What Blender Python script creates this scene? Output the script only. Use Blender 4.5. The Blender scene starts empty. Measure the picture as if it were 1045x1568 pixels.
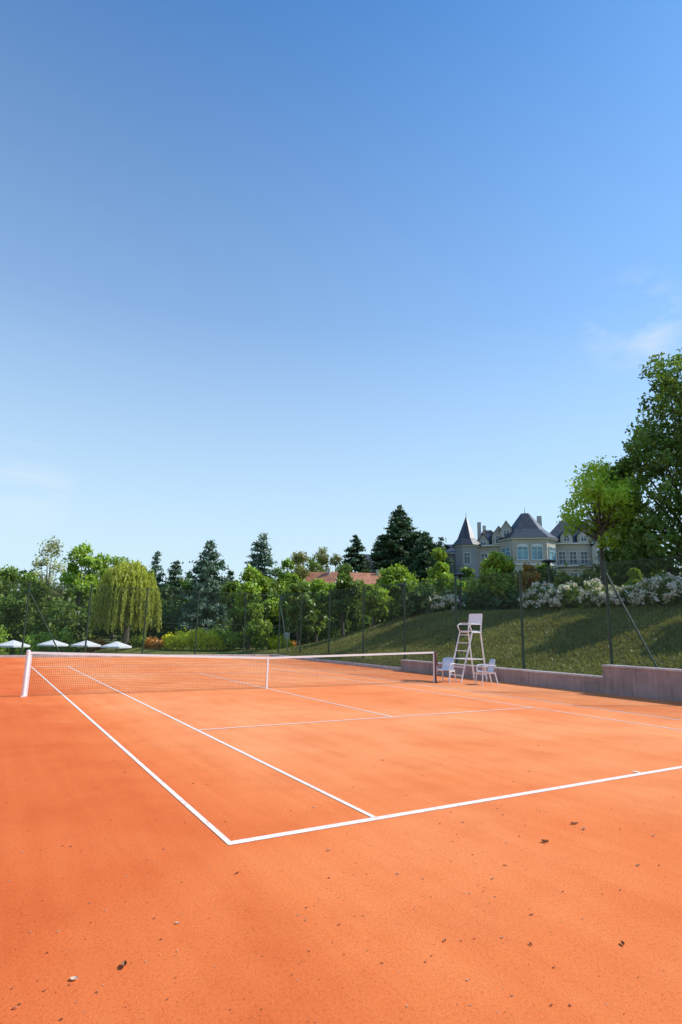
import bpy, numpy as np, math
from mathutils import Matrix, Vector
S=bpy.context.scene
rad=math.radians
rng=np.random.default_rng(7)
CAM=(-1.9618,-4.9396,1.7059)
SUN_AZ,SUN_EL=112.0,42.0

# ------------------------------------------------------------ materials
def newmat(name):
    m=bpy.data.materials.new(name); m.use_nodes=True
    nt=m.node_tree; b=nt.nodes["Principled BSDF"]; return m,nt,b
def noise(nt,scale,detail=4,rough=.55,coord='Object',vec=None):
    n=nt.nodes.new("ShaderNodeTexNoise"); n.inputs["Scale"].default_value=scale; n.inputs["Detail"].default_value=detail; n.inputs["Roughness"].default_value=rough
    if vec is None:
        tc=nt.nodes.new("ShaderNodeTexCoord"); vec=tc.outputs[coord]
    nt.links.new(vec,n.inputs["Vector"]); return n
def ramp(nt,fac,stops):
    r=nt.nodes.new("ShaderNodeValToRGB"); e=r.color_ramp.elements
    while len(e)<len(stops): e.new(.5)
    for i,(p,c) in enumerate(stops):
        e[i].position=p; e[i].color=(*c,1) if len(c)==3 else c
    nt.links.new(fac,r.inputs[0]); return r
def mixc(nt,fac,a,b,mode='MIX'):
    m=nt.nodes.new("ShaderNodeMix"); m.data_type='RGBA'; m.blend_type=mode
    for i,v in ((0,fac),(6,a),(7,b)):
        if isinstance(v,(int,float)): m.inputs[i].default_value=v
        elif isinstance(v,tuple): m.inputs[i].default_value=(*v,1)
        else: nt.links.new(v,m.inputs[i])
    return m.outputs[2]
def mrange(nt,val,a,b,c=0,d=1,smooth=False):
    n=nt.nodes.new("ShaderNodeMapRange"); n.interpolation_type='SMOOTHSTEP' if smooth else 'LINEAR'
    for i,v in enumerate((a,b,c,d)): n.inputs[i+1].default_value=v
    nt.links.new(val,n.inputs[0]); return n.outputs[0]
def fmath(nt,op,a,b):
    n=nt.nodes.new("ShaderNodeMath"); n.operation=op
    for i,v in enumerate((a,b)):
        if isinstance(v,(int,float)): n.inputs[i].default_value=v
        else: nt.links.new(v,n.inputs[i])
    return n.outputs[0]
def bump(nt,b,h,strength,dist=.02):
    n=nt.nodes.new("ShaderNodeBump"); n.inputs["Strength"].default_value=strength; n.inputs["Distance"].default_value=dist
    nt.links.new(h,n.inputs["Height"]); nt.links.new(n.outputs[0],b.inputs["Normal"])
def plain(name,col,rough=.6,var=.12,scale=6,metal=0,spec=None):
    m,nt,b=newmat(name)
    n=noise(nt,scale)
    d=tuple(max(0,c*(1-var)) for c in col); l=tuple(min(1,c*(1+var)) for c in col)
    r=ramp(nt,n.outputs[0],[(.3,d),(.7,l)])
    nt.links.new(r.outputs[0],b.inputs["Base Color"]); b.inputs["Roughness"].default_value=rough; b.inputs["Metallic"].default_value=metal
    if spec is not None: b.inputs["Specular IOR Level"].default_value=spec
    return m
def foliage(name,dark,mid,light,transl=.35):
    m=bpy.data.materials.new(name); m.use_nodes=True; nt=m.node_tree; nt.nodes.clear()
    at=nt.nodes.new("ShaderNodeAttribute"); at.attribute_name="tint"
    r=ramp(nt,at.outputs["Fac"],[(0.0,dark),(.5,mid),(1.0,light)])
    d=nt.nodes.new("ShaderNodeBsdfDiffuse"); t=nt.nodes.new("ShaderNodeBsdfTranslucent"); g=nt.nodes.new("ShaderNodeBsdfGlossy"); g.inputs["Roughness"].default_value=.45
    g.inputs["Color"].default_value=(.5,.5,.5,1)
    nt.links.new(r.outputs[0],d.inputs[0])
    tcol=mixc(nt,.6,r.outputs[0],(1.7*mid[0],1.4*mid[1],.6*mid[2])); nt.links.new(tcol,t.inputs[0])
    a=nt.nodes.new("ShaderNodeMixShader"); a.inputs[0].default_value=transl; nt.links.new(d.outputs[0],a.inputs[1]); nt.links.new(t.outputs[0],a.inputs[2])
    b=nt.nodes.new("ShaderNodeMixShader"); b.inputs[0].default_value=.05; nt.links.new(a.outputs[0],b.inputs[1]); nt.links.new(g.outputs[0],b.inputs[2])
    o=nt.nodes.new("ShaderNodeOutputMaterial"); nt.links.new(b.outputs[0],o.inputs[0]); return m

def sc(c,k): return tuple(x*k for x in c)
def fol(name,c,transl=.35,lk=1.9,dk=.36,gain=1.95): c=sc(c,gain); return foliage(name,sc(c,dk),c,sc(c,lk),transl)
F_bright=fol("leaf_bright",(.125,.19,.022))
F_mid=fol("leaf_mid",(.075,.118,.022))
F_dark=fol("leaf_dark",(.032,.058,.016),.25)
F_olive=fol("leaf_olive",(.12,.13,.035))
F_autumn=fol("leaf_autumn",(.24,.15,.03))
F_pale=fol("leaf_pale",(.18,.20,.09))
F_willow=fol("leaf_willow",(.24,.27,.045),.4,1.5,.42)
F_pine=fol("needle_dark",(.030,.056,.024),.15)
F_cedar=fol("needle_blue",(.062,.098,.065),.15)
F_yellow=fol("leaf_yellow",(.34,.36,.02),.4,1.4)
F_lime=fol("leaf_lime",(.23,.32,.035),.5,1.4)
F_red=fol("leaf_red",(.26,.13,.03))
F_flower=fol("petal_white",(.78,.78,.70),.3,1.1,.8,1)
F_mid2=fol("leaf_chestnut",(.062,.105,.018),.35,2.0)
M_bark=plain("bark",(.10,.08,.06),.9,.4,3)
M_white=plain("white_paint",(.80,.80,.80),.35,.03)
M_plastic=plain("white_plastic",(.78,.78,.80),.4,.03)
M_green=plain("green_coated_steel",(.016,.048,.028),.45,.15)
M_black=plain("black_steel",(.02,.022,.025),.4,.1)
M_glass=plain("window_glass",(.05,.08,.10),.08,.5,.4)
M_bglass=plain("window_glass_bright",(.17,.33,.40),.12,.35,.5)
M_frame=plain("window_frame",(.66,.67,.65),.5,.05)
M_render=plain("wall_render",(.43,.40,.345),.9,.14,.6)
M_render2=plain("wall_render_grey",(.34,.34,.335),.9,.12,.6)
M_trim=plain("stone_trim",(.50,.47,.43),.85,.08,1.2)

def slate():
    m,nt,b=newmat("slate_roof")
    tc=nt.nodes.new("ShaderNodeTexCoord")
    n=noise(nt,1.3); r=ramp(nt,n.outputs[0],[(.3,(.034,.036,.041)),(.7,(.070,.073,.080))])
    nt.links.new(r.outputs[0],b.inputs["Base Color"]); b.inputs["Roughness"].default_value=.42
    w=nt.nodes.new("ShaderNodeTexWave"); w.bands_direction='Z'; w.inputs["Scale"].default_value=1.6; nt.links.new(tc.outputs["Object"],w.inputs["Vector"])
    bump(nt,b,w.outputs["Fac"],.2,.03); return m
M_slate=slate()
M_tile=plain("clay_roof_tiles",(.42,.17,.09),.8,.3,2)

CLAY0=(.74,.148,.038); CLAY1=(.83,.205,.058); CLAY2=(.92,.325,.125)
def claymat():
    m,nt,b=newmat("clay_court_surface")
    tc=nt.nodes.new("ShaderNodeTexCoord"); v=tc.outputs["Object"]
    big=noise(nt,.16,4,.55,vec=v); mid=noise(nt,.9,5,.6,vec=v); fine=noise(nt,45,4,.75,vec=v); gr=noise(nt,150,3,.75,vec=v)
    sx=nt.nodes.new("ShaderNodeSeparateXYZ"); nt.links.new(v,sx.inputs[0])
    paleness=fmath(nt,'MULTIPLY',mrange(nt,sx.outputs[0],-1.4,1.8,0,1,True),mrange(nt,sx.outputs[1],-4.4,1.8,0,1,True))  # clay goes paler inside the court, redder in front and to the left
    paleness=fmath(nt,'ADD',fmath(nt,'MULTIPLY',paleness,.66),fmath(nt,'MULTIPLY',fmath(nt,'SUBTRACT',big.outputs[0],.5),1.5))
    c=ramp(nt,paleness,[(.0,CLAY0),(.35,CLAY1),(.85,CLAY2)]).outputs[0]
    m2=ramp(nt,mid.outputs[0],[(.3,(.90,.83,.79)),(.5,(1,1,1)),(.72,(1.03,1.12,1.2))]).outputs[0]
    c=mixc(nt,.9,c,m2,'MULTIPLY')
    f2=ramp(nt,fine.outputs[0],[(.28,(.70,.60,.56)),(.44,(1,1,1)),(.68,(1.03,1.14,1.24))]).outputs[0]
    c=mixc(nt,.95,c,f2,'MULTIPLY')
    g2=ramp(nt,gr.outputs[0],[(.32,(.45,.34,.30)),(.43,(1,1,1)),(.58,(1,1,1)),(.70,(1.1,1.6,2.1))]).outputs[0]
    c=mixc(nt,.85,c,g2,'MULTIPLY')
    mp=nt.nodes.new("ShaderNodeMapping"); mp.inputs["Scale"].default_value=(3.5,.25,1); mp.inputs["Rotation"].default_value=(0,0,rad(14)); nt.links.new(v,mp.inputs[0])
    st=noise(nt,1.1,5,.6,vec=mp.outputs[0]); s2=ramp(nt,st.outputs[0],[(.35,(.95,.90,.87)),(.65,(1.02,1.07,1.11))]).outputs[0]
    c=mixc(nt,.75,c,s2,'MULTIPLY')
    nt.links.new(c,b.inputs["Base Color"]); b.inputs["Roughness"].default_value=.95; b.inputs["Specular IOR Level"].default_value=.1
    bump(nt,b,fmath(nt,'ADD',fine.outputs[0],gr.outputs[0]),.7,.006); return m
M_clay=claymat()
def linemat():
    m,nt,b=newmat("court_line_paint")
    n=noise(nt,14,6,.7); r=ramp(nt,n.outputs[0],[(.32,(.78,.42,.26)),(.43,(.80,.68,.58)),(.62,(.83,.79,.74))])
    nt.links.new(r.outputs[0],b.inputs["Base Color"]); b.inputs["Roughness"].default_value=.8; return m
M_line=linemat()
def grassmat():
    m,nt,b=newmat("grass_ground")
    a=noise(nt,.25,5); c=noise(nt,2.2,6,.7); d=noise(nt,22,4,.7)
    x=ramp(nt,a.outputs[0],[(.35,(.125,.155,.036)),(.65,(.235,.22,.072))]).outputs[0]
    y=ramp(nt,c.outputs[0],[(.3,(.50,.58,.52)),(.7,(1.3,1.22,1.1))]).outputs[0]
    z=ramp(nt,d.outputs[0],[(.3,(.6,.6,.6)),(.7,(1.3,1.3,1.3))]).outputs[0]
    x=mixc(nt,.9,x,y,'MULTIPLY'); x=mixc(nt,.8,x,z,'MULTIPLY')
    nt.links.new(x,b.inputs["Base Color"]); b.inputs["Roughness"].default_value=.95; b.inputs["Specular IOR Level"].default_value=.1; bump(nt,b,d.outputs[0],.8,.06); return m
M_grass=grassmat()
F_blade=fol("grass_blade",(.105,.112,.033),.35)
def concrete(name,c):
    m,nt,b=newmat(name)
    a=noise(nt,1.1,6,.65); d=noise(nt,30,3)
    x=ramp(nt,a.outputs[0],[(.3,sc(c,.72)),(.5,c),(.72,sc(c,1.2))]).outputs[0]
    tc=nt.nodes.new("ShaderNodeTexCoord"); mp=nt.nodes.new("ShaderNodeMapping"); mp.inputs["Scale"].default_value=(4,4,.35); nt.links.new(tc.outputs["Object"],mp.inputs[0])
    st=noise(nt,1.6,4,.6,vec=mp.outputs[0]); y=ramp(nt,st.outputs[0],[(.35,(.72,.70,.70)),(.6,(1.05,1.05,1.05))]).outputs[0]
    x=mixc(nt,.7,x,y,'MULTIPLY')
    nt.links.new(x,b.inputs["Base Color"]); b.inputs["Roughness"].default_value=.9; bump(nt,b,d.outputs[0],.3,.01); return m
M_conc=concrete("concrete_wall",(.36,.28,.26))
M_cap=concrete("concrete_coping",(.52,.46,.44))

# ------------------------------------------------------------ mesh builder
class MB:
    def __init__(s): s.v=[]; s.f=[]; s.m=[]
    def add(s,vs,fs,mi=0):
        o=len(s.v); s.v+= [tuple(map(float,p)) for p in vs]; s.f+=[tuple(i+o for i in f) for f in fs]; s.m+=[mi]*len(fs)
    def box(s,x0,x1,y0,y1,z0,z1,mi=0):
        s.add([(x0,y0,z0),(x1,y0,z0),(x1,y1,z0),(x0,y1,z0),(x0,y0,z1),(x1,y0,z1),(x1,y1,z1),(x0,y1,z1)],
              [(3,2,1,0),(4,5,6,7),(0,1,5,4),(1,2,6,5),(2,3,7,6),(3,0,4,7)],mi)
    def tube(s,p0,p1,r0,r1=None,n=8,mi=0,cap=True):
        r1=r0 if r1 is None else r1
        p0=Vector(p0);p1=Vector(p1);d=(p1-p0).normalized()
        a=d.orthogonal().normalized();b=d.cross(a)
        vs=[p0+(a*math.cos(t)+b*math.sin(t))*r0 for t in [2*math.pi*i/n for i in range(n)]]+[p1+(a*math.cos(t)+b*math.sin(t))*r1 for t in [2*math.pi*i/n for i in range(n)]]
        fs=[(i,(i+1)%n,n+(i+1)%n,n+i) for i in range(n)]
        if cap: fs+=[tuple(range(n))[::-1],tuple(range(n,2*n))]
        s.add(vs,fs,mi)
    def path(s,pts,r,n=8,mi=0):
        for i in range(len(pts)-1): s.tube(pts[i],pts[i+1],r,r,n,mi)
    def frus(s,poly0,z0,poly1,z1,mi=0,cap=True):
        n=len(poly0)
        vs=[(p[0],p[1],z0) for p in poly0]+[(p[0],p[1],z1) for p in poly1]
        fs=[(i,(i+1)%n,n+(i+1)%n,n+i) for i in range(n)]
        if cap: fs+=[tuple(range(n))[::-1],tuple(range(n,2*n))]
        s.add(vs,fs,mi)
    def obj(s,name,mats,parent=None,smooth=False,bevel=0):
        me=bpy.data.meshes.new(name); me.from_pydata(s.v,[],s.f)
        for m in mats: me.materials.append(m)
        me.polygons.foreach_set("material_index",s.m)
        if smooth: me.polygons.foreach_set("use_smooth",[True]*len(s.f))
        me.update(); o=bpy.data.objects.new(name,me); S.collection.objects.link(o)
        if parent: o.parent=parent
        if bevel:
            bm=o.modifiers.new("bevel",'BEVEL'); bm.width=bevel; bm.segments=2; bm.limit_method='ANGLE'
        return o
def empty(name,loc=(0,0,0),rz=0):
    e=bpy.data.objects.new(name,None); e.location=loc; e.rotation_euler=(0,0,rz); e.empty_display_size=.3; S.collection.objects.link(e); return e

# ------------------------------------------------------------ terrain
def ss(a,b,x):
    t=np.clip((np.asarray(x,float)-a)/(b-a),0,1); return t*t*(3-2*t)
def lin(a,b,x): return np.clip((np.asarray(x,float)-a)/(b-a),0,1)
def H(x,y):
    x=np.asarray(x,float); y=np.asarray(y,float)
    e=1-ss(26,42,y)*(1-ss(30,62,x))
    bank=.35+2.7*(.6*lin(15.3,23.5,x)+.4*ss(15.3,24,x))+5.5*ss(32,75,x)+4*ss(75,160,x)
    h=np.where(x>14.9,bank*e,-.06)
    h=h-1.9*ss(34,46,y)*(1-ss(3,9,x))
    und=.05*np.sin(x*.9+y*.4)*np.sin(y*.7)*ss(16,18,x)
    far=5*ss(150,500,np.hypot(x,y))
    return h+und+far
def build_ground():
    ax=np.concatenate([-np.geomspace(1500,30,22),np.arange(-26,14.8,4),[14.85,14.95],np.arange(15.3,34,.5),np.arange(35,90,2.5),np.geomspace(95,1500,18)])
    ay=np.concatenate([-np.geomspace(1500,20,14),np.arange(-18,45,.8),np.arange(46,110,2.5),np.geomspace(115,1500,18)])
    X,Y=np.meshgrid(ax,ay); Z=H(X,Y); nx,ny=len(ax),len(ay)
    v=np.stack([X,Y,Z],-1).reshape(-1,3)
    i,j=np.meshgrid(np.arange(nx-1),np.arange(ny-1)); a=(j*nx+i).ravel()
    f=np.stack([a,a+1,a+nx+1,a+nx],-1)
    me=bpy.data.meshes.new("grass_ground"); me.from_pydata(v.tolist(),[],f.tolist()); me.materials.append(M_grass)
    me.polygons.foreach_set("use_smooth",[True]*len(f))
    o=bpy.data.objects.new("grass_ground",me); S.collection.objects.link(o)
build_ground()
def polar(az,D):
    # ground position from a survey bearing (degrees from court axis) and distance in metres
    a=rad(az); return CAM[0]+D*math.sin(a),CAM[1]+D*math.cos(a)

# ------------------------------------------------------------ court
mb=MB(); mb.add([(-30,-30,0),(14.62,-30,0),(14.62,32.1,0),(-30,32.1,0)],[(0,1,2,3)]); mb.obj("clay_court",[M_clay])
mb=MB(); k=[0]
def line(x0,y0,x1,y1,w0):
    z=.004+.0004*k[0]; k[0]+=1
    d=Vector((x1-x0,y1-y0)).normalized(); n=Vector((-d.y,d.x))*w0/2
    mb.add([(x0+n.x,y0+n.y,z),(x0-n.x,y0-n.y,z),(x1-n.x,y1-n.y,z),(x1+n.x,y1+n.y,z)],[(3,2,1,0)])
line(-.06,.02,11.0,.02,.082)
line(-.035,0.055,-.03,23.77,.05); line(1.40,0.055,1.37,23.77,.05)
line(9.6,.055,9.6,23.77,.05); line(10.97,.055,10.97,23.77,.05)
line(1.37,5.485,9.6,5.485,.05); line(1.37,18.285,9.6,18.285,.05); line(5.485,5.51,5.485,18.26,.05)
line(-.03,23.77,10.97,23.77,.082); line(5.485,.055,5.485,.15,.055)
mb.obj("court_line_markings",[M_line])

def debris():
    V=[];Fc=[];M=[]
    pts=[]
    for _ in range(3200):
        d=1.9+11*rng.random()**1.4; a=rad(30+rng.uniform(-36,40)); pts.append((CAM[0]+d*math.sin(a),CAM[1]+d*math.cos(a),rng.choice([.003,.005,.008,.014],p=[.50,.36,.12,.02])))
    for az,D,s in ((48.5,5.7,.028),(13.2,3.6,.026),(38.9,3.64,.015),(50.9,6.33,.034),(51.6,6.2,.020),(5.5,3.4,.022),(9.5,3.55,.020),(12,8,.02),(47,3.9,.015),(56.8,6.3,.018),(54,4.1,.018),(30,4.6,.018),(22,4.7,.016)): pts.append((*polar(az,D),s))
    for x,y,s in pts:
        t=rng.integers(0,3); n=6; a0=rng.random()*6.28; cx=math.cos(a0); sx=math.sin(a0); o=len(V)
        asp=rng.uniform(.35,.8); curl=rng.uniform(.25,.8) if t<2 else .5
        if t<2:
            for u in (-1,-.35,.35,1):
                w=(1-u*u)**.5*asp if abs(u)<1 else 0.06
                for q in (-1,0,1):
                    px=u*s; py=q*w*s; pz=.001+abs(q)*curl*s*.7+abs(u)*s*.25
                    V.append((x+px*cx-py*sx,y+px*sx+py*cx,pz))
            for i in range(3):
                for j in range(2): b=o+i*3+j; Fc.append((b,b+1,b+4,b+3)); M.append(int(t))
        else:
            for r,z in ((.7,.0),(1,.35),(.55,.8)):
                for i in range(n):
                    a=i*6.283/n; rr=r*s*.6*rng.uniform(.8,1.15); V.append((x+rr*math.cos(a),y+rr*math.sin(a)*asp*1.2,z*s*.6))
            for L in range(2):
                for i in range(n): Fc.append((o+L*n+i,o+L*n+(i+1)%n,o+(L+1)*n+(i+1)%n,o+(L+1)*n+i)); M.append(2)
            Fc.append(tuple(o+2*n+i for i in range(n))); M.append(2)
    me=bpy.data.meshes.new("fallen_leaf_debris"); me.from_pydata(V,[],Fc)
    for m in (plain("dry_leaf",(.24,.10,.045),.8,.4,30),plain("pale_dry_leaf",(.56,.42,.30),.8,.3,30),plain("clay_crumb",(.42,.13,.06),.95,.3,30)): me.materials.append(m)
    me.polygons.foreach_set("material_index",M); me.update()
    o=bpy.data.objects.new("fallen_leaf_debris",me); S.collection.objects.link(o)
debris()

# ------------------------------------------------------------ net
NY=11.885
def nettop(x): return .914+.156*abs(x-5.485)/6.4
net=empty("tennis_net",(0,0,0))
mb=MB()
X0,X1=-.86,11.83
w=.0016
for x in np.arange(X0,X1,.045):
    zt=nettop(x)-.04; mb.add([(x-w,NY,.01),(x+w,NY,.01),(x+w,NY,zt),(x-w,NY,zt)],[(0,1,2,3)])
for i in range(23):
    fr=i/22
    xs=np.linspace(X0,X1,9); xs=np.sort(np.append(xs,5.485))
    for a,b in zip(xs[:-1],xs[1:]):
        za=.015+fr*(nettop(a)-.07); zb=.015+fr*(nettop(b)-.07)
        mb.add([(a,NY+.001,za-w),(b,NY+.001,zb-w),(b,NY+.001,zb+w),(a,NY+.001,za+w)],[(0,1,2,3)])
mb.obj("netting",[plain("net_cord",(.03,.03,.035),.8)],net)
mb=MB()
for a,b in ((X0-.04,5.46),(5.51,X1+.04)):
    za,zb=nettop(a),nettop(b)
    mb.add([(a,NY-.012,za-.06),(b,NY-.012,zb-.06),(b,NY-.012,zb),(a,NY-.012,za),(a,NY+.012,za-.06),(b,NY+.012,zb-.06),(b,NY+.012,zb),(a,NY+.012,za)],
           [(0,1,2,3),(7,6,5,4),(3,2,6,7),(4,5,1,0),(0,3,7,4),(1,5,6,2)])
mb.box(X0-.03,X0+.02,NY-.01,NY+.01,.01,1.0); mb.box(X1-.02,X1+.03,NY-.01,NY+.01,.01,1.0)
mb.obj("white_headband",[M_white],net)
mb=MB(); mb.box(5.46,5.51,NY-.016,NY+.016,.0,.925); mb.obj("centre_strap",[M_white],net)
mb=MB(); mb.tube((-.93,NY,0),(-.93,NY,1.09),.045,.045,12); mb.tube((-.93,NY,1.09),(-.93,NY,1.11),.05,.03,12); mb.box(-.985,-.875,NY-.05,NY+.05,.0,.03); mb.obj("post_near_end",[M_white],net)
mb=MB(); mb.tube((11.90,NY,0),(11.90,NY,1.09),.045,.045,12); mb.tube((11.90,NY,1.09),(11.90,NY,1.11),.05,.03,12); mb.box(11.94,12.0,NY-.03,NY+.03,.6,.75); mb.box(11.85,11.95,NY-.05,NY+.05,.0,.03); mb.obj("post_winder_end",[plain("post_dark_red",(.10,.04,.04),.5)],net)

# ------------------------------------------------------------ wall + kerb
mb=MB()
def wallseg(y0,y1,h,x0=14.6,x1=14.9):
    L=3.0; y=y0
    while y<y1-.01:
        e=min(y+L,y1); mb.box(x0,x1,y+.004,e-.004,-.1,h-.06,0); y=e
    mb.box(x0-.03,x1+.03,y0,y1,h-.06,h,1)
wallseg(-24,7.1,.86,14.5,14.9); wallseg(7.1,17.6,.50)
mb.obj("concrete_retaining_wall",[M_conc,M_cap],bevel=.008)
mb=MB(); mb.box(14.62,14.85,17.62,32.1,-.1,.14); mb.box(-30,14.85,32.1,32.3,-.1,.12)
mb.obj("court_kerb",[M_cap],bevel=.01)

# ------------------------------------------------------------ fences
def chainlink(name,P0,dirv,length,height,posts,brace=None):
    e=empty(name); d=Vector((dirv[0],dirv[1],0)).normalized()
    def W(s,z): return (P0[0]+d.x*s,P0[1]+d.y*s,z)
    zb=.05
    vs=[];fs=[]; sp=.085; n=5; ww=.0031
    for sgn in (1,-1):
        for s0 in np.arange(-height,length+height,sp):
            for k_ in range(n):
                za=height*k_/n; zc=height*(k_+1)/n
                sa=s0+sgn*za+(height if sgn<0 else 0); sb=s0+sgn*zc+(height if sgn<0 else 0)
                if min(sa,sb)<0 or max(sa,sb)>length: continue
                o=len(vs); q=ww*1.4
                vs+= [W(sa-q,za+zb),W(sa+q,za+zb),W(sb+q,zc+zb),W(sb-q,zc+zb)]; fs.append((o,o+1,o+2,o+3))
    me=bpy.data.meshes.new("chain_link_mesh"); me.from_pydata(vs,[],fs); me.materials.append(M_green)
    o=bpy.data.objects.new("chain_link_mesh",me); S.collection.objects.link(o); o.parent=e
    mb=MB()
    for s in posts: mb.tube(W(s,-.1),W(s,height+.12),.048,.048,8)
    for zz in (.1,height*.5,height+.03): mb.tube(W(0,zz),W(length,zz),.008 if zz<height else .012,None,5)
    if brace:
        for s0,z0,s1,z1 in brace: mb.tube(W(s0,z0),W(s1,z1),.036,.036,8)
    mb.obj("posts",[M_green],e)
chainlink("chain_link_fence",(15.2,-12.0),(0,1),44.3,4.0,[19.25+3.62*i for i in range(-5,7)]+[44.2],[(19.25,3.75,17.6,.5),(44.2,3.4,42.6,.2)])
chainlink("chain_link_fence",(-22,32.4),(1,0),37.2,4.0,[22.1-6.5+3.2*i+.0 for i in range(-4,7)],[(22.1,3.4,23.9,.2)])

# ------------------------------------------------------------ umpire chair
um=empty("umpire_chair")
cy=12.05; hw=.33
mb=MB()
for y in (cy-hw,cy+hw):
    mb.tube((12.93,y,0),(13.52,y,1.78),.028)
    mb.tube((14.18,y,0),(13.92,y,1.78),.028)
    mb.tube((13.52,y,1.76),(13.95,y,1.76),.024)
    mb.path([(13.52,y,1.76),(13.40,y,2.00),(13.48,y,2.06),(13.95,y,2.06)],.022)
    mb.tube((13.93,y,1.76),(14.02,y,2.42),.024)
    mb.tube((13.19,y,.80),(14.06,y,.80),.018)
for i in range(6):
    t=(i+.8)/6.2; x=12.93+.59*t; z=1.78*t
    mb.box(x-.04,x+.05,cy-hw+.02,cy+hw-.02,z-.014,z+.014)
mb.tube((14.02,cy-hw,2.40),(14.02,cy+hw,2.40),.022); mb.tube((14.06,cy-hw,.8),(14.06,cy+hw,.8),.016); mb.tube((14.14,cy-hw,.25),(14.14,cy+hw,.25),.016)
mb.obj("frame",[M_white],um)
mb=MB(); mb.box(13.5,13.96,cy-hw+.03,cy+hw-.03,1.78,1.82); mb.obj("seat",[M_plastic],um,bevel=.01)
mb=MB(); mb.add([(13.955,cy-hw,2.08),(13.955,cy+hw,2.08),(14.0,cy+hw,2.46),(14.0,cy-hw,2.46),(13.985,cy-hw,2.08),(13.985,cy+hw,2.08),(14.03,cy+hw,2.46),(14.03,cy-hw,2.46)],[(3,2,1,0),(4,5,6,7),(0,1,5,4),(2,3,7,6),(1,2,6,5),(3,0,4,7)]); mb.obj("backrest",[M_plastic],um)
mb=MB(); mb.box(13.28,13.55,cy-hw,cy+.05,2.085,2.105); mb.obj("writing_tray",[M_plastic],um)

def plastic_chair(x,y,rz):
    e=empty("plastic_chair",(x,y,0),rz)
    mb=MB()
    n=7
    prof=[(-.24,.42),(-.20,.435),(0,.42),(.17,.40),(.22,.44),(.26,.60),(.31,.86)]
    V=[];F=[]
    for (px,pz) in prof:
        for j in range(n):
            q=(j/(n-1)-.5)*2; w=.23 if pz<.5 else .23-.03*(pz-.5)
            dx=-.05*q*q if pz>.43 and px>.2 else 0
            dz=.02*q*q if pz<.45 else -.05*q**4*(1 if pz>.8 else 0)
            V.append((px+dx,q*w,pz+dz))
    for i in range(len(prof)-1):
        for j in range(n-1): a=i*n+j; F.append((a,a+1,a+n+1,a+n))
    mb.add(V,F)
    o=mb.obj("seat_and_back",[M_plastic],e,smooth=True); so=o.modifiers.new("s",'SOLIDIFY'); so.thickness=.012
    mb=MB()
    for sy in (-1,1):
        mb.path([(-.26,sy*.27,0),(-.22,sy*.245,.42),(-.20,sy*.27,.64),(.02,sy*.28,.66),(.27,sy*.24,.65)],.02)
        mb.path([(.33,sy*.25,0),(.22,sy*.23,.44)],.022)
        mb.box(-.22,.24,sy*.24-.012,sy*.24+.012,.38,.42)
    mb.obj("legs_and_arms",[M_plastic],e)
plastic_chair(12.42,11.95,rad(25)); plastic_chair(13.2,10.75,rad(-20))

# ------------------------------------------------------------ vegetation
def norm(a): return a/np.maximum(np.linalg.norm(a,axis=-1,keepdims=True),1e-9)
class Veg:
    def __init__(s,seed): s.r=np.random.default_rng(seed); s.V=[];s.F=[];s.M=[];s.T=[];s.n=0
    def quads(s,Q,mi,tint):
        k=len(Q); s.V.append(Q.reshape(-1,3)); s.F.append(np.arange(4*k).reshape(-1,4)+s.n); s.M.append(np.full(k,mi)); s.T.append(np.clip(tint,0,1)); s.n+=4*k
    def leaves(s,C,R,n,size,mi=1,tint=None,out=None,asp=.55,hang=0):
        r=s.r; m=len(C); R=np.asarray(R,float)
        if R.ndim==0: R=np.full((m,3),float(R))
        elif R.ndim==1: R=np.tile(R,(m,1)) if len(R)==3 else np.repeat(R[:,None],3,1)
        P=np.repeat(C,n,0)+r.normal(size=(m*n,3))*np.repeat(R,n,0)*.55
        if tint is None: tint=r.normal(.5,.16,m)
        t=np.repeat(tint,n)+r.normal(0,.13,m*n)
        N=norm(r.normal(size=(m*n,3)))
        if out is not None: N=norm(N+np.repeat(out,n,0)*.9)
        A=norm(np.cross(N,r.normal(size=(m*n,3))))
        if hang: A=norm(A*(1-hang)+np.array([0,0,-1.])*hang)
        B=norm(np.cross(N,A)); sz=(size*r.uniform(.6,1.3,m*n))[:,None]
        s.quads(np.stack([P+A*sz,P+B*sz*asp,P-A*sz,P-B*sz*asp],1),mi,t)
    def limb(s,p0,p1,r0,r1,n=6,mi=0):
        p0=np.array(p0,float);p1=np.array(p1,float);d=norm(p1-p0); a=norm(np.cross(d,[.3,.5,.81]));b=np.cross(d,a)
        th=np.arange(n)*2*np.pi/n; c=np.cos(th)[:,None]*a+np.sin(th)[:,None]*b; th2=np.roll(c,-1,0)
        s.quads(np.stack([p0+c*r0,p0+th2*r0,p1+th2*r1,p1+c*r1],1),mi,np.full(n,.5))
    def obj(s,name,mats):
        V=np.concatenate(s.V);F=np.concatenate(s.F);M=np.concatenate(s.M);T=np.concatenate(s.T)
        me=bpy.data.meshes.new(name); me.vertices.add(len(V)); me.vertices.foreach_set("co",V.astype(np.float32).ravel())
        me.loops.add(F.size); me.loops.foreach_set("vertex_index",F.astype(np.int32).ravel())
        me.polygons.add(len(F)); me.polygons.foreach_set("loop_start",np.arange(0,F.size,4,dtype=np.int32)); me.polygons.foreach_set("loop_total",np.full(len(F),4,dtype=np.int32))
        me.polygons.foreach_set("material_index",M.astype(np.int32))
        at=me.attributes.new("tint",'FLOAT','FACE'); at.data.foreach_set("value",T.astype(np.float32))
        for m in mats: me.materials.append(m)
        me.update(calc_edges=True); o=bpy.data.objects.new(name,me); S.collection.objects.link(o); return o
seed=[100]
def sphere_dirs(r,n,up=-.35):
    d=norm(r.normal(size=(n*3,3))); d=d[d[:,2]>up][:n]; return d
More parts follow.
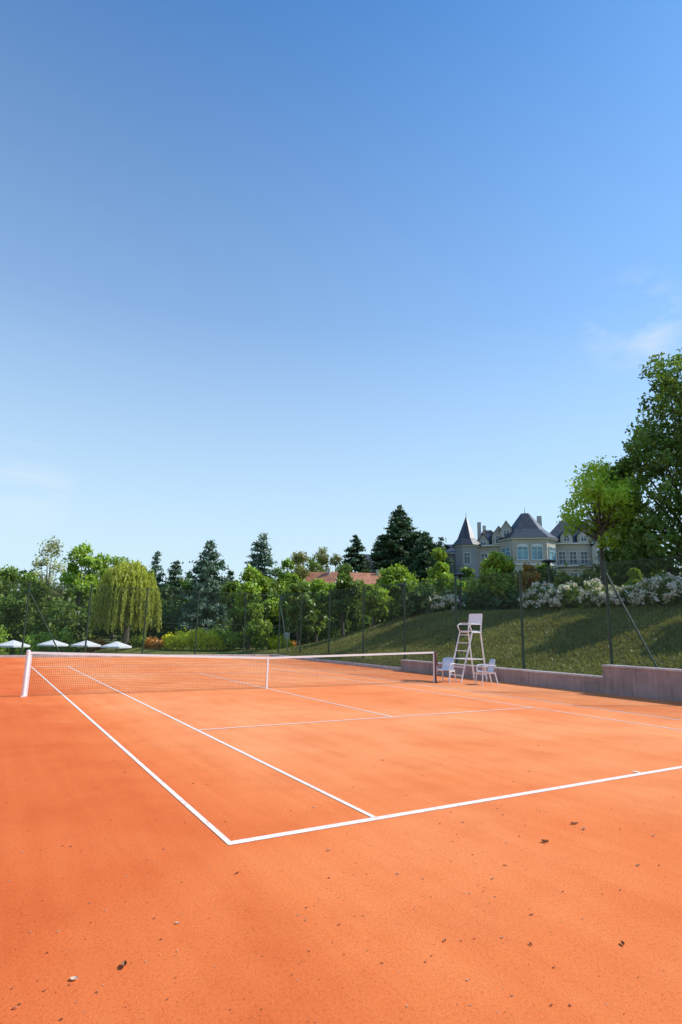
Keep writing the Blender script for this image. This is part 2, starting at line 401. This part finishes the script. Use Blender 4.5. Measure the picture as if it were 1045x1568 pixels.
def broadleaf(name,az,D,top,width,mat,cb=.25,lobes=14,leaf=.17,dens=1.,pos=None,shape=1.,bias=0,tk=1.):
    seed[0]+=1; v=Veg(seed[0]); r=v.r
    x,y=polar(az,D) if pos is None else pos
    z0=float(H(x,y)); h=top-z0; zb=z0+h*cb; ch=top-zb; R=width/2
    c0=np.array([x,y,zb+ch*.5])
    v.limb((x,y,z0-.1),(x+r.normal(0,.1),y,zb+ch*.35),(.03*h**.9+.03)*tk,(.016*h+.02)*tk)
    L=[];LR=[]
    for i in range(lobes):
        d=norm(r.normal(size=3)); q=r.random()**.5*.9
        p=c0+d*q*np.array([R,R,ch/2])
        tz=(p[2]-zb)/ch
        p[:2]=np.array([x,y])+(p[:2]-np.array([x,y]))*(1-shape*.5*max(0,tz-.4))
        L.append(p); LR.append(R*r.uniform(.22,.50))
    L.append(np.array([x,y,top-R*.38])); LR.append(R*.38)
    for p,lr in zip(L,LR):
        st=np.array([x,y,zb+(p[2]-zb)*.35]); v.limb(st,p,.012*h+.01,.01,5)
        nc=int(24*dens); d=sphere_dirs(r,nc,-.6); nc=len(d)
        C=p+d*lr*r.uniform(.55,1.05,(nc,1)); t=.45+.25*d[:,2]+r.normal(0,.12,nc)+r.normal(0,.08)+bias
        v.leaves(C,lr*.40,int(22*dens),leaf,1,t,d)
    return v.obj(name,[M_bark,mat])
def conifer(name,az,D,top,width,mat,cb=.08,p=.8,leaf=.2,layers=24,tipbend=0,dens=1,droop=.12,jit=.18,kind=0):
    seed[0]+=1; v=Veg(seed[0]); r=v.r; x,y=polar(az,D); z0=float(H(x,y)); h=top-z0; R=width/2
    v.limb((x,y,z0-.1),(x,y,z0+h*.75),.022*h,.008*h); v.limb((x,y,z0+h*.75),(x+tipbend,y,top),.008*h,.01)
    C=[];T=[];O=[]
    for i in range(layers):
        t=cb+(1-cb)*(i+r.random()*.8)/layers; z=z0+h*t; tt=(t-cb)/(1-cb)
        if kind==0: rr=R*(1-tt)**p
        else: rr=R*(math.sin(math.pi*min(1,tt*.82+.20))**.75)
        nb=max(3,int(9*dens*(rr/R)+3))
        for b in range(nb):
            a=r.random()*6.283; l=rr*r.uniform(1-2*jit,1+jit); tip=np.array([x+tipbend*max(0,tt-.6)*2+l*math.cos(a),y+l*math.sin(a),z-droop*l+r.normal(0,.12)])
            if l>.5 and r.random()<.4: v.limb((x,y,z),tip,.03,.008,4)
            m=max(1,int(l/.45))
            for q in range(m):
                f=(q+.6)/m; f=.25+.75*f
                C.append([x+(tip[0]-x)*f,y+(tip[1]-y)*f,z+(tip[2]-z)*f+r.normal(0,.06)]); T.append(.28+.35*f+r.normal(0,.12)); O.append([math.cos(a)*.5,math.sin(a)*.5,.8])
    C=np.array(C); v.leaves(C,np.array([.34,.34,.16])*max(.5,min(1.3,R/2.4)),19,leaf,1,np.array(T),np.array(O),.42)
    return v.obj(name,[M_bark,mat])
def mass(name,segs,mats,leaf=.35,cl=30,nl=22,flower=None):
    seed[0]+=1; v=Veg(seed[0]); r=v.r
    for x,y,zb,zt,R,mi in segs:
        d=sphere_dirs(r,cl,-.5); c=np.array([x,y,(zb+zt)/2]); hh=(zt-zb)/2
        q=r.uniform(.6,1.0,(len(d),1)); C=c+d*np.array([R,R,hh])*q
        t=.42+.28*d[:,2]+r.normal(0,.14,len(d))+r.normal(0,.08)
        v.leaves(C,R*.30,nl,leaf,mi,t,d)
        if flower is not None:
            sel=d[:,2]>-.3; Cf=c+d[sel]*np.array([R,R,hh])*1.12; keep=r.random(len(Cf))<flower
            if keep.any(): v.leaves(Cf[keep],R*.18,20,.075,len(mats)-1,None,d[sel][keep])
    return v.obj(name,mats)

segs=[]
r=np.random.default_rng(3)
for az in np.arange(-10,46,.75):
    D=r.uniform(100,120); x,y=polar(az,D); z0=float(H(x,y)); T=.064+.012*math.sin(az*.55)+r.normal(0,.008)
    if az>28: T+=.012
    if az>40: T=.085
    segs.append((x,y,z0-.5,1.7+D*T,2.6+r.random()*1.6,int(r.choice([0,1,1]))))
    segs.append((x+r.normal(0,2),y-3,z0-.5,1.7+D*T*.55,3.0,0))
mass("distant_trees",segs,[F_dark,F_mid],.42,26,20)
segs=[]
for az in np.arange(-6,37,.8):
    D=r.uniform(64,74); x,y=polar(az,D); z0=float(H(x,y)); T=.022+r.normal(0,.010)+(.01 if az<16 else 0)
    segs.append((x,y,z0-.4,1.7+D*T,1.9+r.random(),int(r.choice([0,0,1,1]))))
mass("shrubbery",segs,[F_dark,F_mid],.26,30,22)
segs=[]
for az in np.arange(38,70,.7):
    D=r.uniform(50,58); x,y=polar(az,D); z0=float(H(x,y)); T=.083+r.normal(0,.006)+(.012 if az>53 else 0)-(.014 if az<42 else 0)
    segs.append((x,y,z0-.4,1.7+D*T,1.7+r.random()*.8,int(r.choice([0,0,1]))))
    D=41; x,y=polar(az,D); z0=float(H(x,y)); segs.append((x,y,z0-.3,1.7+D*(.058+r.normal(0,.006)),1.3,0))
mass("shrubbery",segs,[F_dark,F_mid],.22,34,24)

broadleaf("deciduous_tree",1.2,75,7.8,6,F_mid,.1,bias=.1); broadleaf("deciduous_tree",-1.5,70,8.2,5,F_olive,.1)
broadleaf("birch_tree",4.4,80,11.6,6,F_pale,.15,18,.15,.75)
broadleaf("deciduous_tree",6.9,72,10.6,4.6,F_bright,.15,bias=.05)
broadleaf("deciduous_tree",3.0,66,6.6,4.6,F_mid,.05)
broadleaf("deciduous_tree",8.5,76,10.2,5.0,F_bright,.1)
broadleaf("deciduous_tree",10.0,82,11.0,5.6,F_bright,.1)
conifer("spruce_tree",13.2,85,12.2,5.4,F_cedar); conifer("spruce_tree",15.0,84,10.9,5.8,F_pine,.05,.6); conifer("spruce_tree",12.2,88,10,5.,F_pine,.05,.6); conifer("spruce_tree",16.2,88,9.8,4.6,F_pine)
conifer("cedar_tree",18.0,65,11.0,7.2,F_cedar,.06,.7,.2,32,0,1.4,.1,.25)
conifer("cedar_tree",22.6,75,13.8,7,F_cedar,.06,.62,.2,32,.7,1.4,.15,.2)
conifer("spruce_tree",20.0,84,9.8,5,F_pine)
broadleaf("deciduous_tree",20.6,52,5.6,3.2,F_mid,.2); broadleaf("deciduous_tree",22.0,50,6.7,3.8,F_bright,.15,bias=-.05)
broadleaf("deciduous_tree",24.0,52,5.9,3.0,F_mid,.2); broadleaf("deciduous_tree",25.4,75,10.4,3.6,F_bright,.2)
broadleaf("deciduous_tree",26.6,85,12.8,5.4,F_olive,.2); broadleaf("deciduous_tree",28.6,95,14.9,6,F_olive,.2); broadleaf("deciduous_tree",30.0,95,13.6,5,F_olive,.2)
broadleaf("deciduous_tree",26.7,46,5.4,2.9,F_mid,.2); broadleaf("deciduous_tree",28.3,52,6.0,2.8,F_bright,.2)
broadleaf("deciduous_tree",30.9,50,6.4,2.9,F_mid,.15); broadleaf("deciduous_tree",32.3,62,7.0,3.0,F_mid,.1)
conifer("pine_tree",31.9,100,17.9,5.2,F_pine,.2,.6,.24,26,0,1.1,.1,.2,1)
conifer("pine_tree",36.2,95,21.9,8.4,F_pine,.15,.6,.26,32,0,1.5,.05,.22,1)
conifer("pine_tree",38.7,90,16.8,6,F_pine,.1,.6,.24,28,0,1.2,.1,.2,1); conifer("spruce_tree",40.2,86,15.1,5,F_pine,.1,.6); conifer("spruce_tree",37.4,92,12.5,4.5,F_pine,.1,.6)
broadleaf("deciduous_tree",33.7,42,4.9,2.6,F_bright,.25,bias=-.05); broadleaf("deciduous_tree",35.9,56,7.9,4.1,F_bright,.2); broadleaf("deciduous_tree",37.3,58,6.4,3.0,F_mid,.1)
broadleaf("deciduous_tree",34.6,60,7.0,3.2,F_mid,.1)
broadleaf("deciduous_tree",39.9,50,8.6,2.6,F_bright,.1,14,.15,1.,shape=1.4); broadleaf("deciduous_tree",38.8,52,6.2,2.0,F_bright,.1)
broadleaf("deciduous_tree",45.3,41,7.1,2.9,F_bright,.08,14,.13,shape=1.2); broadleaf("deciduous_tree",43.9,44,5.2,2.2,F_mid,.05)
broadleaf("deciduous_tree",48.2,43,6.5,1.9,F_autumn,.1,12,.12); broadleaf("deciduous_tree",51.0,36,5.2,1.5,F_mid,.05,12,.11,shape=1.3)
broadleaf("deciduous_tree",56.9,33,5.0,1.2,F_bright,.05,12,.09,shape=1.4); broadleaf("deciduous_tree",47.0,48,5.8,2.4,F_mid,.05)
broadleaf("maple_tree",54.4,42,13.5,5.0,F_lime,.40,23,.13,.72,tk=.55)
def bigtree():
    seed[0]+=1; v=Veg(seed[0]); r=v.r; x,y=polar(61.8,45); z0=float(H(x,y))
    v.limb((x,y,z0-.2),(x,y,10),.55,.35,10)
    lob=[(0,0,19.4,2.0),(-.9,.3,17.4,1.9),(1.8,0,17.5,2.6),(-1.9,0,15.2,1.9),(0,-1,15.5,2.4),(2.5,1,14.5,3),(-3.4,.5,13.5,1.5),(-1.4,-1.5,12.8,2.2),(1,-2,12,3),
         (-5.2,.5,12.9,1.0),(-4.4,.2,11.9,1.2),(-4.2,-1,10.6,1.7),(-2,-2.5,9.8,2.2),(1.5,-3,9,3),(-4.4,0,8.3,1.7),(-2.5,-2.8,7.2,2.0),(.5,-3.5,6.4,2.4),(-3.8,-1,6.2,1.6),(4,-1,11,3),(4,-2,7.5,3),(3.2,0,19,2),(5,1,16,3)]
    a=rad(61.5); U=np.array([math.cos(a),-math.sin(a),0]); W=np.array([math.sin(a),math.cos(a),0])
    for (u,w,z,lr) in lob:
        for k_ in range(2):
            p=np.array([x,y,z])+U*(u+r.normal(0,.3))+W*(w+r.normal(0,.8)+k_*2.2); p[2]+=r.normal(0,.3)
            v.limb(np.array([x,y,min(9,z*.55)]),p,.16,.03,6)
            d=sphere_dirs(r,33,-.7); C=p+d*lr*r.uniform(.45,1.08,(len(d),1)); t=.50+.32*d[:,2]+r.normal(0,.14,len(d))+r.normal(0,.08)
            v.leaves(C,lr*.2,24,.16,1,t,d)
    v.obj("chestnut_tree",[M_bark,F_mid2])
bigtree()
broadleaf("deciduous_tree",66.5,44,20,8,F_mid,.3,20,.2); broadleaf("deciduous_tree",57.8,50,10.4,4.5,F_mid2,.05,16,.16); broadleaf("deciduous_tree",55.6,54,8.6,4,F_dark,.0,14,.17)
for q_ in ((27.6,88,12.4,5.5,F_mid),(31.1,90,11.6,5,F_mid),(32.9,92,11.2,4.5,F_olive),(34.6,84,10.4,4.5,F_mid),(24.3,82,10.2,4.5,F_mid),(29.6,72,7.4,4,F_bright),(23.2,60,6.6,3.5,F_mid),(27.4,62,6.6,3.4,F_bright),(31.6,58,5.6,3,F_mid),(19.2,70,6.8,4,F_mid),(14.2,70,6.2,4,F_dark),(12.6,74,8.4,4.4,F_mid),(16.2,72,7.4,4.4,F_mid),(42.6,52,7.2,2.6,F_mid),(41.6,46,5.6,2.4,F_bright),(49.6,46,6.8,2.4,F_mid)):
    broadleaf("deciduous_tree",*q_,.05,13,.18,.85)
# row of trees standing on top of the bank (their shadows fall across it)
for i,(x_,y_,t_,w_) in enumerate(((27.5,8.2,10.5,4.0),(27,4.3,9.5,3.8),(28,0.2,11,4.5),(27.2,-3.6,10,4.5),(27.5,-8,10,4.5))):
    broadleaf("deciduous_tree",0,0,t_,w_,F_mid,.3,13,.2,.8,pos=(x_,y_))
def willow():
    seed[0]+=1; v=Veg(seed[0]); r=v.r; x,y=polar(11.1,58); z0=float(H(x,y)); top=7.6; R=3.1
    v.limb((x,y,z0-.1),(x,y,4.2),.35,.22,8)
    for i in range(9):
        a=r.random()*6.28; v.limb((x,y,3.6),(x+math.cos(a)*R*.6,y+math.sin(a)*R*.6,5.8+r.random()),.12,.03,5)
    lobs=[(r.normal(0,.5)*R,r.normal(0,.5)*R,r.uniform(.28,.5)*R,r.normal(0,.45)) for _ in range(18)]
    for k_ in range(1000):
        lx,ly,lr,lz=lobs[r.integers(18)]; a=r.random()*6.283; q=math.sqrt(r.random()); px=lx+lr*q*math.cos(a); py=ly+lr*q*math.sin(a)
        rd=math.hypot(px,py)/R
        if rd>1.12: continue
        zt=3.6+(top-3.6)*math.sqrt(max(0,1-(min(rd,1)*.96)**2))-1.1*q*q+r.normal(0,.15)+lz*.8-.2
        ln=r.uniform(1.6,4.6)*(.5+.6*rd); zb=max(z0+1.3+1.6*r.random(),zt-ln); m=max(2,int((zt-zb)/.16)); f=np.linspace(0,1,m)
        aa=math.atan2(py,px)
        C=np.stack([x+px+math.cos(aa)*.25*f,y+py+math.sin(aa)*.25*f,zt+(zb-zt)*f],1)
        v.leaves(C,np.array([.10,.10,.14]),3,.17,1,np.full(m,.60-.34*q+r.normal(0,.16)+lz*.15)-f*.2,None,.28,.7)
    v.obj("willow_tree",[M_bark,F_willow])
willow()
segs=[]
for az,D,T,R,mi in ((15.7,52,-.006,.9,0),(16.7,51,-.003,1.1,0),(17.7,50,-.001,1.1,0),(18.7,50,-.004,1.0,0),(19.4,52,-.006,1.0,1),(20.6,50,-.004,1.,1),(23.6,52,-.008,1.2,1),(25,50,-.012,1.,0),(14.9,54,-.012,.7,0),(12.2,58,-.012,.7,1),(6.0,58,-.000,1.2,1),(4.6,61,-.01,1.,1),(1.0,56,-.003,1.0,1),(3.4,58,-.008,.8,1)):
    x,y=polar(az,D); z0=float(H(x,y)); segs.append((x,y,z0-.2,1.7+D*T,R,mi))
mass("yellow_bush",segs,[F_yellow,F_bright],.11,40,26)
segs=[]
for az,D,T,R in ((13.6,54,-.016,.8),(14.3,55,-.02,.6),(8.3,60,-.02,.7),(9.0,60,-.02,.6),(5.2,62,-.018,.7),(25.9,56,-.018,.7)):
    x,y=polar(az,D); z0=float(H(x,y)); segs.append((x,y,z0-.2,1.7+D*T,R,0))
mass("red_shrub",segs,[F_red],.11,34,22)
segs=[]
for y in np.concatenate([np.arange(3.2,14.4,.6),np.arange(15.6,18.4,.6),np.arange(25,29.5,.65)]):
    x=23.9+r.normal(0,.15); z0=float(H(x,y)); segs.append((x,y,z0-.2,z0+1.1+r.normal(0,.16),.66,0))
mass("flowering_hedge",segs,[F_mid,F_flower],.09,44,22,flower=.9)
v=Veg(55); n=90000
x=rng.uniform(15.25,24.2,n); y=rng.uniform(-2,44,n); z=H(x,y)
P=np.stack([x,y,z],1); a=rng.random(n)*6.283; w=np.stack([np.cos(a),np.sin(a),0*a],1)*.022; up=np.stack([rng.normal(0,.04,n),rng.normal(0,.04,n),rng.uniform(.05,.13,n)],1)
pt=.5+.2*np.sin(x*1.1+y*.3)*np.sin(y*.8)
v.quads(np.stack([P-w,P+w,P+w*.3+up,P-w*.3+up],1),0,pt+rng.normal(0,.2,n)); v.obj("grass",[F_blade])

# ------------------------------------------------------------ large house on the hill
def mansion():
    az=48.2; x,y=polar(az,95); B=empty("large_house",(x,y,0),rad(-az+6))
    wl=MB(); rf=MB(); wn=MB(); fr=MB(); gl2=MB()
    def wnd(u,v,z,w,h,arch=False,bright=False,ny=-1):
        g=gl2 if bright else wn
        g.box(u-w/2,u+w/2,v-.02,v+.05,z,z+h)
        t=.09
        fr.box(u-w/2-t,u-w/2,v-.09,v+.05,z,z+h); fr.box(u+w/2,u+w/2+t,v-.09,v+.05,z,z+h)
        fr.box(u-w/2-t,u+w/2+t,v-.12,v+.05,z-t*1.4,z)
        fr.box(u-w/2-t,u+w/2+t,v-.10,v+.05,z+h,z+h+t)
        k_=max(1,round(w/.75))
        for i in range(1,k_+1):
            if k_>1 and i<k_+0:
                xx=u-w/2+w*i/k_; fr.box(xx-.035,xx+.035,v-.06,v-.021,z,z+h)
        if k_==1: fr.box(u-.03,u+.03,v-.06,v-.021,z,z+h)
        fr.box(u-w/2,u+w/2,v-.055,v-.021,z+h*.68,z+h*.68+.06)
        if arch:
            n=10; R_=w/2+t; ps=[(u+R_*math.cos(math.pi*i/n),z+h+t+R_*.45*math.sin(math.pi*i/n)) for i in range(n+1)]
            V=[(p[0],v-.11,p[1]) for p in ps]+[(p[0],v+.05,p[1]) for p in ps]; m=n+1
            fr.add(V,[tuple(range(m)),tuple(range(m,2*m))[::-1]]+[(i,i+1,m+i+1,m+i) for i in range(n)]+[(0,m,2*m-1,m-1)])
    def hip(u0,u1,v0,v1,z0,z1,ov=.45,rl=.5):
        p0=[(u0-ov,v0-ov),(u1+ov,v0-ov),(u1+ov,v1+ov),(u0-ov,v1+ov)]; d=(v1-v0)/2*rl*1.6; c=(v0+v1)/2
        p1=[(u0+d,c-.15),(u1-d,c-.15),(u1-d,c+.15),(u0+d,c+.15)]
        fr.box(u0-ov,u1+ov,v0-ov,v1+ov,z0-.22,z0-.005); rf.frus(p0,z0,p1,z1)
    def gable(u,v,z,w,h,depth,wallh=0,mat=0):
        wl.box(u-w/2,u+w/2,v,v+depth,z,z+wallh,mat)
        wl.add([(u-w/2,v,z+wallh),(u+w/2,v,z+wallh),(u,v,z+wallh+h)],[(0,1,2)],mat)
        o=.18; t=z+wallh
        rf.add([(u-w/2-o,v-o,t-.12),(u,v-o,t+h+.08),(u,v+depth,t+h+.08),(u-w/2-o,v+depth,t-.12)],[(0,1,2,3)])
        rf.add([(u+w/2+o,v-o,t-.12),(u,v-o,t+h+.081),(u,v+depth,t+h+.081),(u+w/2+o,v+depth,t-.12)],[(3,2,1,0)])
        wnd(u,v-.0,z+.15,w*.45,max(.5,wallh*.75))
    def octo(cx,cy_,R_,n=8): return [(cx+R_*math.cos(math.pi/8+i*2*math.pi/n),cy_+R_*math.sin(math.pi/8+i*2*math.pi/n)) for i in range(n)]
    c=(-9.3,1.5)
    wl.frus(octo(*c,1.9),6,octo(*c,1.9),15.2,1); fr.frus(octo(*c,2.15),15.2,octo(*c,2.15),15.4)
    rf.frus(octo(*c,2.5),15.4,octo(*c,1.55),16.5); rf.frus(octo(*c,1.55),16.5,octo(*c,.06),20.2); rf.tube((*c,20.2),(*c,20.9),.05,.02)
    for z in (9.4,12.4): wnd(c[0],c[1]-1.756,z,.85,1.7)
    wl.box(-7.6,-4.2,1.6,9,6,15.6,0); hip(-8.2,-3.6,1.6,9,15.6,18.6)
    wl.box(-12.4,-10.9,3.2,9,6,14.6,1); hip(-13,-10.5,3.2,9,14.6,16.4)
    gable(-6.7,1.3,15.3,1.7,1.1,3,.9); gable(-4.3,1.0,15.6,2.1,1.4,4,1.5)
    for z in (9.4,12.4): wnd(-6.6,1.6,z,.9,1.8); wnd(-5.2,1.6,z,.9,1.8)
    wl.box(-7.5,-6.9,4.2,4.9,17,19.8,2); wl.box(-6.6,-6.1,5.2,5.8,17,19.4,2)
    bp=[(-4.2,.9),(-2.5,-1.6),(2.5,-1.6),(4.2,.9),(4.2,9),(-4.2,9)]
    def scp(p,s,cx=0,cv=3.2): return [(cx+(a-cx)*s,cv+(b-cv)*s) for a,b in p]
    wl.frus(bp,6,bp,16.0,0); fr.frus(scp(bp,1.04),12.05,scp(bp,1.04),12.25); fr.frus(scp(bp,1.07),16.0,scp(bp,1.07),16.2)
    rf.frus(scp(bp,1.11),16.2,scp(bp,.66),17.9); rf.frus(scp(bp,.66),17.9,scp(bp,.16),20.8); rf.tube((0,3.2,20.8),(0,3.2,21.9),.06,.02)
    for z in (9.2,12.9):
        wnd(-1.05,-1.6,z,1.5,1.9,True,True); wnd(1.05,-1.6,z,1.5,1.9,True,True)
    for sx in (-1,1):
        for z in (9.2,12.9):
            p0=Vector((sx*2.75,-1.23)); p1=Vector((sx*3.95,.53)); n=Vector((sx*.83,-.56))*.04
            q=[(p0.x+n.x,p0.y+n.y),(p1.x+n.x,p1.y+n.y)]
            gl2.add([(*q[0],z),(*q[1],z),(*q[1],z+1.9),(*q[0],z+1.9)],[(0,1,2,3)])
            for f in (0,.5,1):
                a=p0.lerp(p1,f)+n*2; fr.tube((a.x,a.y,z-.05),(a.x,a.y,z+2.0),.06,.06,4)
            for zz in (z-.03,z+1.3,z+1.95): fr.tube((p0.x+n.x*2,p0.y+n.y*2,zz),(p1.x+n.x*2,p1.y+n.y*2,zz),.05,.05,4)
    gable(-3.2,.2,16.6,1.8,1.4,3,1.2)
    wl.box(4.2,9.4,2.2,10,6,15.9,0); hip(2.5,16,2.2,10.5,15.9,20.1)
    wl.box(9.4,14.4,1.0,10,6,15.2,0); gable(11.9,.99,15.2,4.4,2.3,5,.4)
    gable(5.9,1.7,15.9,1.8,1.2,3,1.0); gable(8.4,1.7,15.9,1.8,1.2,3,1.0)
    for z in (9.3,12.6):
        for u in (5.2,6.8,8.4): wnd(u,2.2,z,.95,1.9)
        for u in (10.5,11.9,13.3): wnd(u,1.0,z,.95,1.9,z>12)
        fr.box(4.5,9.2,1.2,2.15,z-.45,z-.3)
        for i in range(24): u=4.6+i*.195; wn.box(u-.015,u+.015,1.22,1.26,z-.3,z+.6)
        fr.box(4.5,9.2,1.2,1.27,z+.6,z+.66)
    wl.box(14.4,17.5,3,10,6,13.9,2); hip(14.0,17.5,3,10,13.9,16)
    for z in (9.3,11.9): wnd(16,3.0,z,.9,1.5)
    wl.box(9.8,10.6,5,5.7,18,21,2); wl.box(2.2,2.9,6,6.7,18,21.0,2)
    for z in (11.7,): fr.box(4.2,9.4,2.12,2.2,z,z+.15); fr.box(9.42,14.38,.93,1.0,z,z+.15)
    wl.obj("walls",[M_render,M_render2,M_trim],B); rf.obj("roof",[M_slate],B); wn.obj("windows",[M_glass],B); gl2.obj("bay_windows",[M_bglass],B); fr.obj("frames_and_trim",[M_frame],B)
mansion()
def house(name,az,D,w,d,eave,ridge,roofm,wallm,rz=0,ch=True):
    x,y=polar(az,D); z0=float(H(x,y)); B=empty(name,(x,y,0),rad(-az+rz))
    m=MB(); m.box(-w/2,w/2,-d/2,d/2,z0-.5,eave)
    for s in (-1,1): m.add([(s*w/2,-d/2,eave),(s*w/2,d/2,eave),(s*w/2,0,ridge-.05)],[(0,1,2)])
    m.obj("walls",[wallm],B)
    m=MB(); o=.3
    for s in (-1,1): m.add([(-w/2-o,s*(d/2+o),eave-.2),(w/2+o,s*(d/2+o),eave-.2),(w/2+o,0,ridge),(-w/2-o,0,ridge)],[(0,1,2,3)])
    m.obj("roof",[roofm],B)
    if ch: m=MB(); m.box(w*.22,w*.22+.35,-.5,-.1,ridge-1,ridge+.45); m.obj("chimney",[wallm],B)
    m=MB(); g=MB()
    for i in range(max(2,int(w/1.6))):
        u=-w/2+w*(i+.5)/max(2,int(w/1.6))
        for zz in (eave-1.7,): m.box(u-.35,u+.35,-d/2-.03,-d/2+.02,zz,zz+1.1); g.box(u-.42,u+.42,-d/2-.06,-d/2+.02,zz-.12,zz-.005); g.box(u-.02,u+.02,-d/2-.05,-d/2-.032,zz,zz+1.1)
    m.obj("windows",[M_glass],B); g.obj("sills",[M_frame],B)
house("tile_roof_house",33.2,80,4.6,4,8.0,9.5,M_tile,M_render,10); house("tile_roof_house",28.7,84,4.2,4,8.1,9.9,M_tile,M_render,-15)
house("tile_roof_house",37.2,100,3.4,4,12.2,14.6,M_tile,M_render,30); house("slate_roof_house",33.6,108,4.0,4,13.6,15.6,M_slate,M_render2,20)
house("tile_roof_house",26.0,92,4,4,8.6,10.2,M_tile,M_render,5)

# ------------------------------------------------------------ lamps, parasols, sign
def lamp(az,D,top):
    x,y=polar(az,D); z0=float(H(x,y)); m=MB()
    m.tube((x,y,z0-.1),(x,y,top-.1),.055,.04,8); m.tube((x,y,z0),(x,y,z0+.5),.085,.075,8)
    m.tube((x,y,top-.28),(x,y,top-.10),.05,.13,10); m.tube((x,y,top-.10),(x,y,top-.02),.42,.40,16); m.tube((x,y,top-.02),(x,y,top+.05),.40,.10,16)
    m.obj("street_lamp",[M_black])
lamp(49.9,36,5.95); lamp(41.9,39,5.5); lamp(36.4,44,5.2); lamp(25.2,48,4.2)
M_canvas=plain("canvas",(.72,.72,.70),.8,.04)
def parasol(az,D,top):
    x,y=polar(az,D); z0=float(H(x,y)); e=empty("parasol",(x,y,z0)); m=MB(); h=top-z0
    m.tube((0,0,0),(0,0,h),.03); m.tube((0,0,0),(0,0,.06),.3,.3,12); m.obj("pole",[M_black],e)
    m=MB(); n=8; R_=1.15; V=[(0,0,h)]+[(R_*math.cos(i*math.pi/4),R_*math.sin(i*math.pi/4),h-.38) for i in range(n)]+[(R_*math.cos(i*math.pi/4),R_*math.sin(i*math.pi/4),h-.50) for i in range(n)]
    m.add(V,[(0,1+i,1+(i+1)%n) for i in range(n)]+[(1+i,1+(i+1)%n,1+n+(i+1)%n,1+n+i) for i in range(n)]); m.obj("canopy",[M_canvas],e)
for a_,D_ in ((2.3,51),(.3,54),(5.3,54),(7.9,53),(10.4,50.5)): parasol(a_,D_,.62)
x,y=polar(25.5,52); z0=float(H(x,y)); m=MB(); m.box(x-.3,x+.3,y-.03,y+.03,z0+.7,z0+1.5,0); m.box(x-.26,x-.2,y-.025,y+.025,z0,z0+.7,1); m.box(x+.2,x+.26,y-.025,y+.025,z0,z0+.7,1); m.obj("information_sign",[M_white,M_black])

# ------------------------------------------------------------ sun + sky
ld=bpy.data.lights.new("sun",'SUN'); ld.energy=4.95; ld.angle=rad(.53); ld.color=(1,.95,.87)
lo=bpy.data.objects.new("sun",ld); S.collection.objects.link(lo)
a,e=rad(SUN_AZ),rad(SUN_EL); sd=Vector((math.sin(a)*math.cos(e),math.cos(a)*math.cos(e),math.sin(e)))
lo.rotation_euler=sd.to_track_quat('Z','Y').to_euler(); lo.location=(30,0,40)
W=bpy.data.worlds.new("World"); S.world=W; W.use_nodes=True; nt=W.node_tree; bg=nt.nodes["Background"]; STR=.12; bg.inputs[1].default_value=STR
sky=nt.nodes.new("ShaderNodeTexSky"); sky.sky_type='NISHITA'; sky.sun_disc=False; sky.sun_elevation=e; sky.sun_rotation=a; sky.air_density=1.0; sky.dust_density=.5; sky.ozone_density=1.6
tc=nt.nodes.new("ShaderNodeTexCoord")
def vmath(op,a_,b_=None):
    n=nt.nodes.new("ShaderNodeVectorMath"); n.operation=op
    nt.links.new(a_,n.inputs[0])
    if b_ is not None: n.inputs[1].default_value=b_
    return n
def cloud(az,tanel,cmin,amt,col,rot,sc_):
    a=rad(az); v=Vector((math.sin(a),math.cos(a),tanel)).normalized()
    dt=vmath('DOT_PRODUCT',tc.outputs["Generated"],tuple(v)).outputs["Value"]
    m1=mrange(nt,dt,cmin,1,0,1,True)
    mp=nt.nodes.new("ShaderNodeMapping"); mp.inputs["Rotation"].default_value=rot; mp.inputs["Scale"].default_value=sc_; nt.links.new(tc.outputs["Generated"],mp.inputs[0])
    n=noise(nt,3.0,7,.6,vec=mp.outputs[0]); m2=mrange(nt,n.outputs[0],.42,.72)
    f=fmath(nt,'MULTIPLY',fmath(nt,'MULTIPLY',m1,m2),amt)
    return mixc(nt,f,col,(7.8,7.9,8.0))
c=mixc(nt,1.0,sky.outputs[0],(.56,1.26,1.84),'MULTIPLY')
sz=nt.nodes.new("ShaderNodeSeparateXYZ"); nt.links.new(tc.outputs["Generated"],sz.inputs[0])
hz=ramp(nt,sz.outputs[2],[(0.0,(.97,.97,.97)),(.12,(.88,.88,.88)),(.28,(.60,.60,.60)),(.48,(.29,.29,.29)),(.85,(.0,.0,.0))]).outputs[0]
c=mixc(nt,hz,c,(.70/STR,.88/STR,.96/STR))
c=cloud(58.5,.50,.9965,.55,c,(0,rad(35),rad(30)),(3,3,7))
c=cloud(1.0,.20,.995,.30,c,(0,0,0),(1,1,8))
nt.links.new(c,bg.inputs[0])

# ------------------------------------------------------------ camera
yw,pt,rl,f=.5312,.1988,.0195,907.4485
Fv=Vector((math.sin(yw)*math.cos(pt),math.cos(yw)*math.cos(pt),math.sin(pt))); R0=Vector((math.cos(yw),-math.sin(yw),0)); U0=R0.cross(Fv)
Rv=R0*math.cos(rl)+U0*math.sin(rl); Uv=U0*math.cos(rl)-R0*math.sin(rl)
cd=bpy.data.cameras.new("camera"); cd.sensor_fit='VERTICAL'; cd.sensor_height=36; cd.sensor_width=24; cd.lens=f/1568*36; cd.clip_end=5000; cd.clip_start=.05
co=bpy.data.objects.new("camera",cd); S.collection.objects.link(co)
M=Matrix((Rv,Uv,-Fv)).transposed().to_4x4(); M.translation=Vector(CAM); co.matrix_world=M; S.camera=co
S.view_settings.view_transform='Standard'; S.view_settings.look='None'; S.view_settings.exposure=0
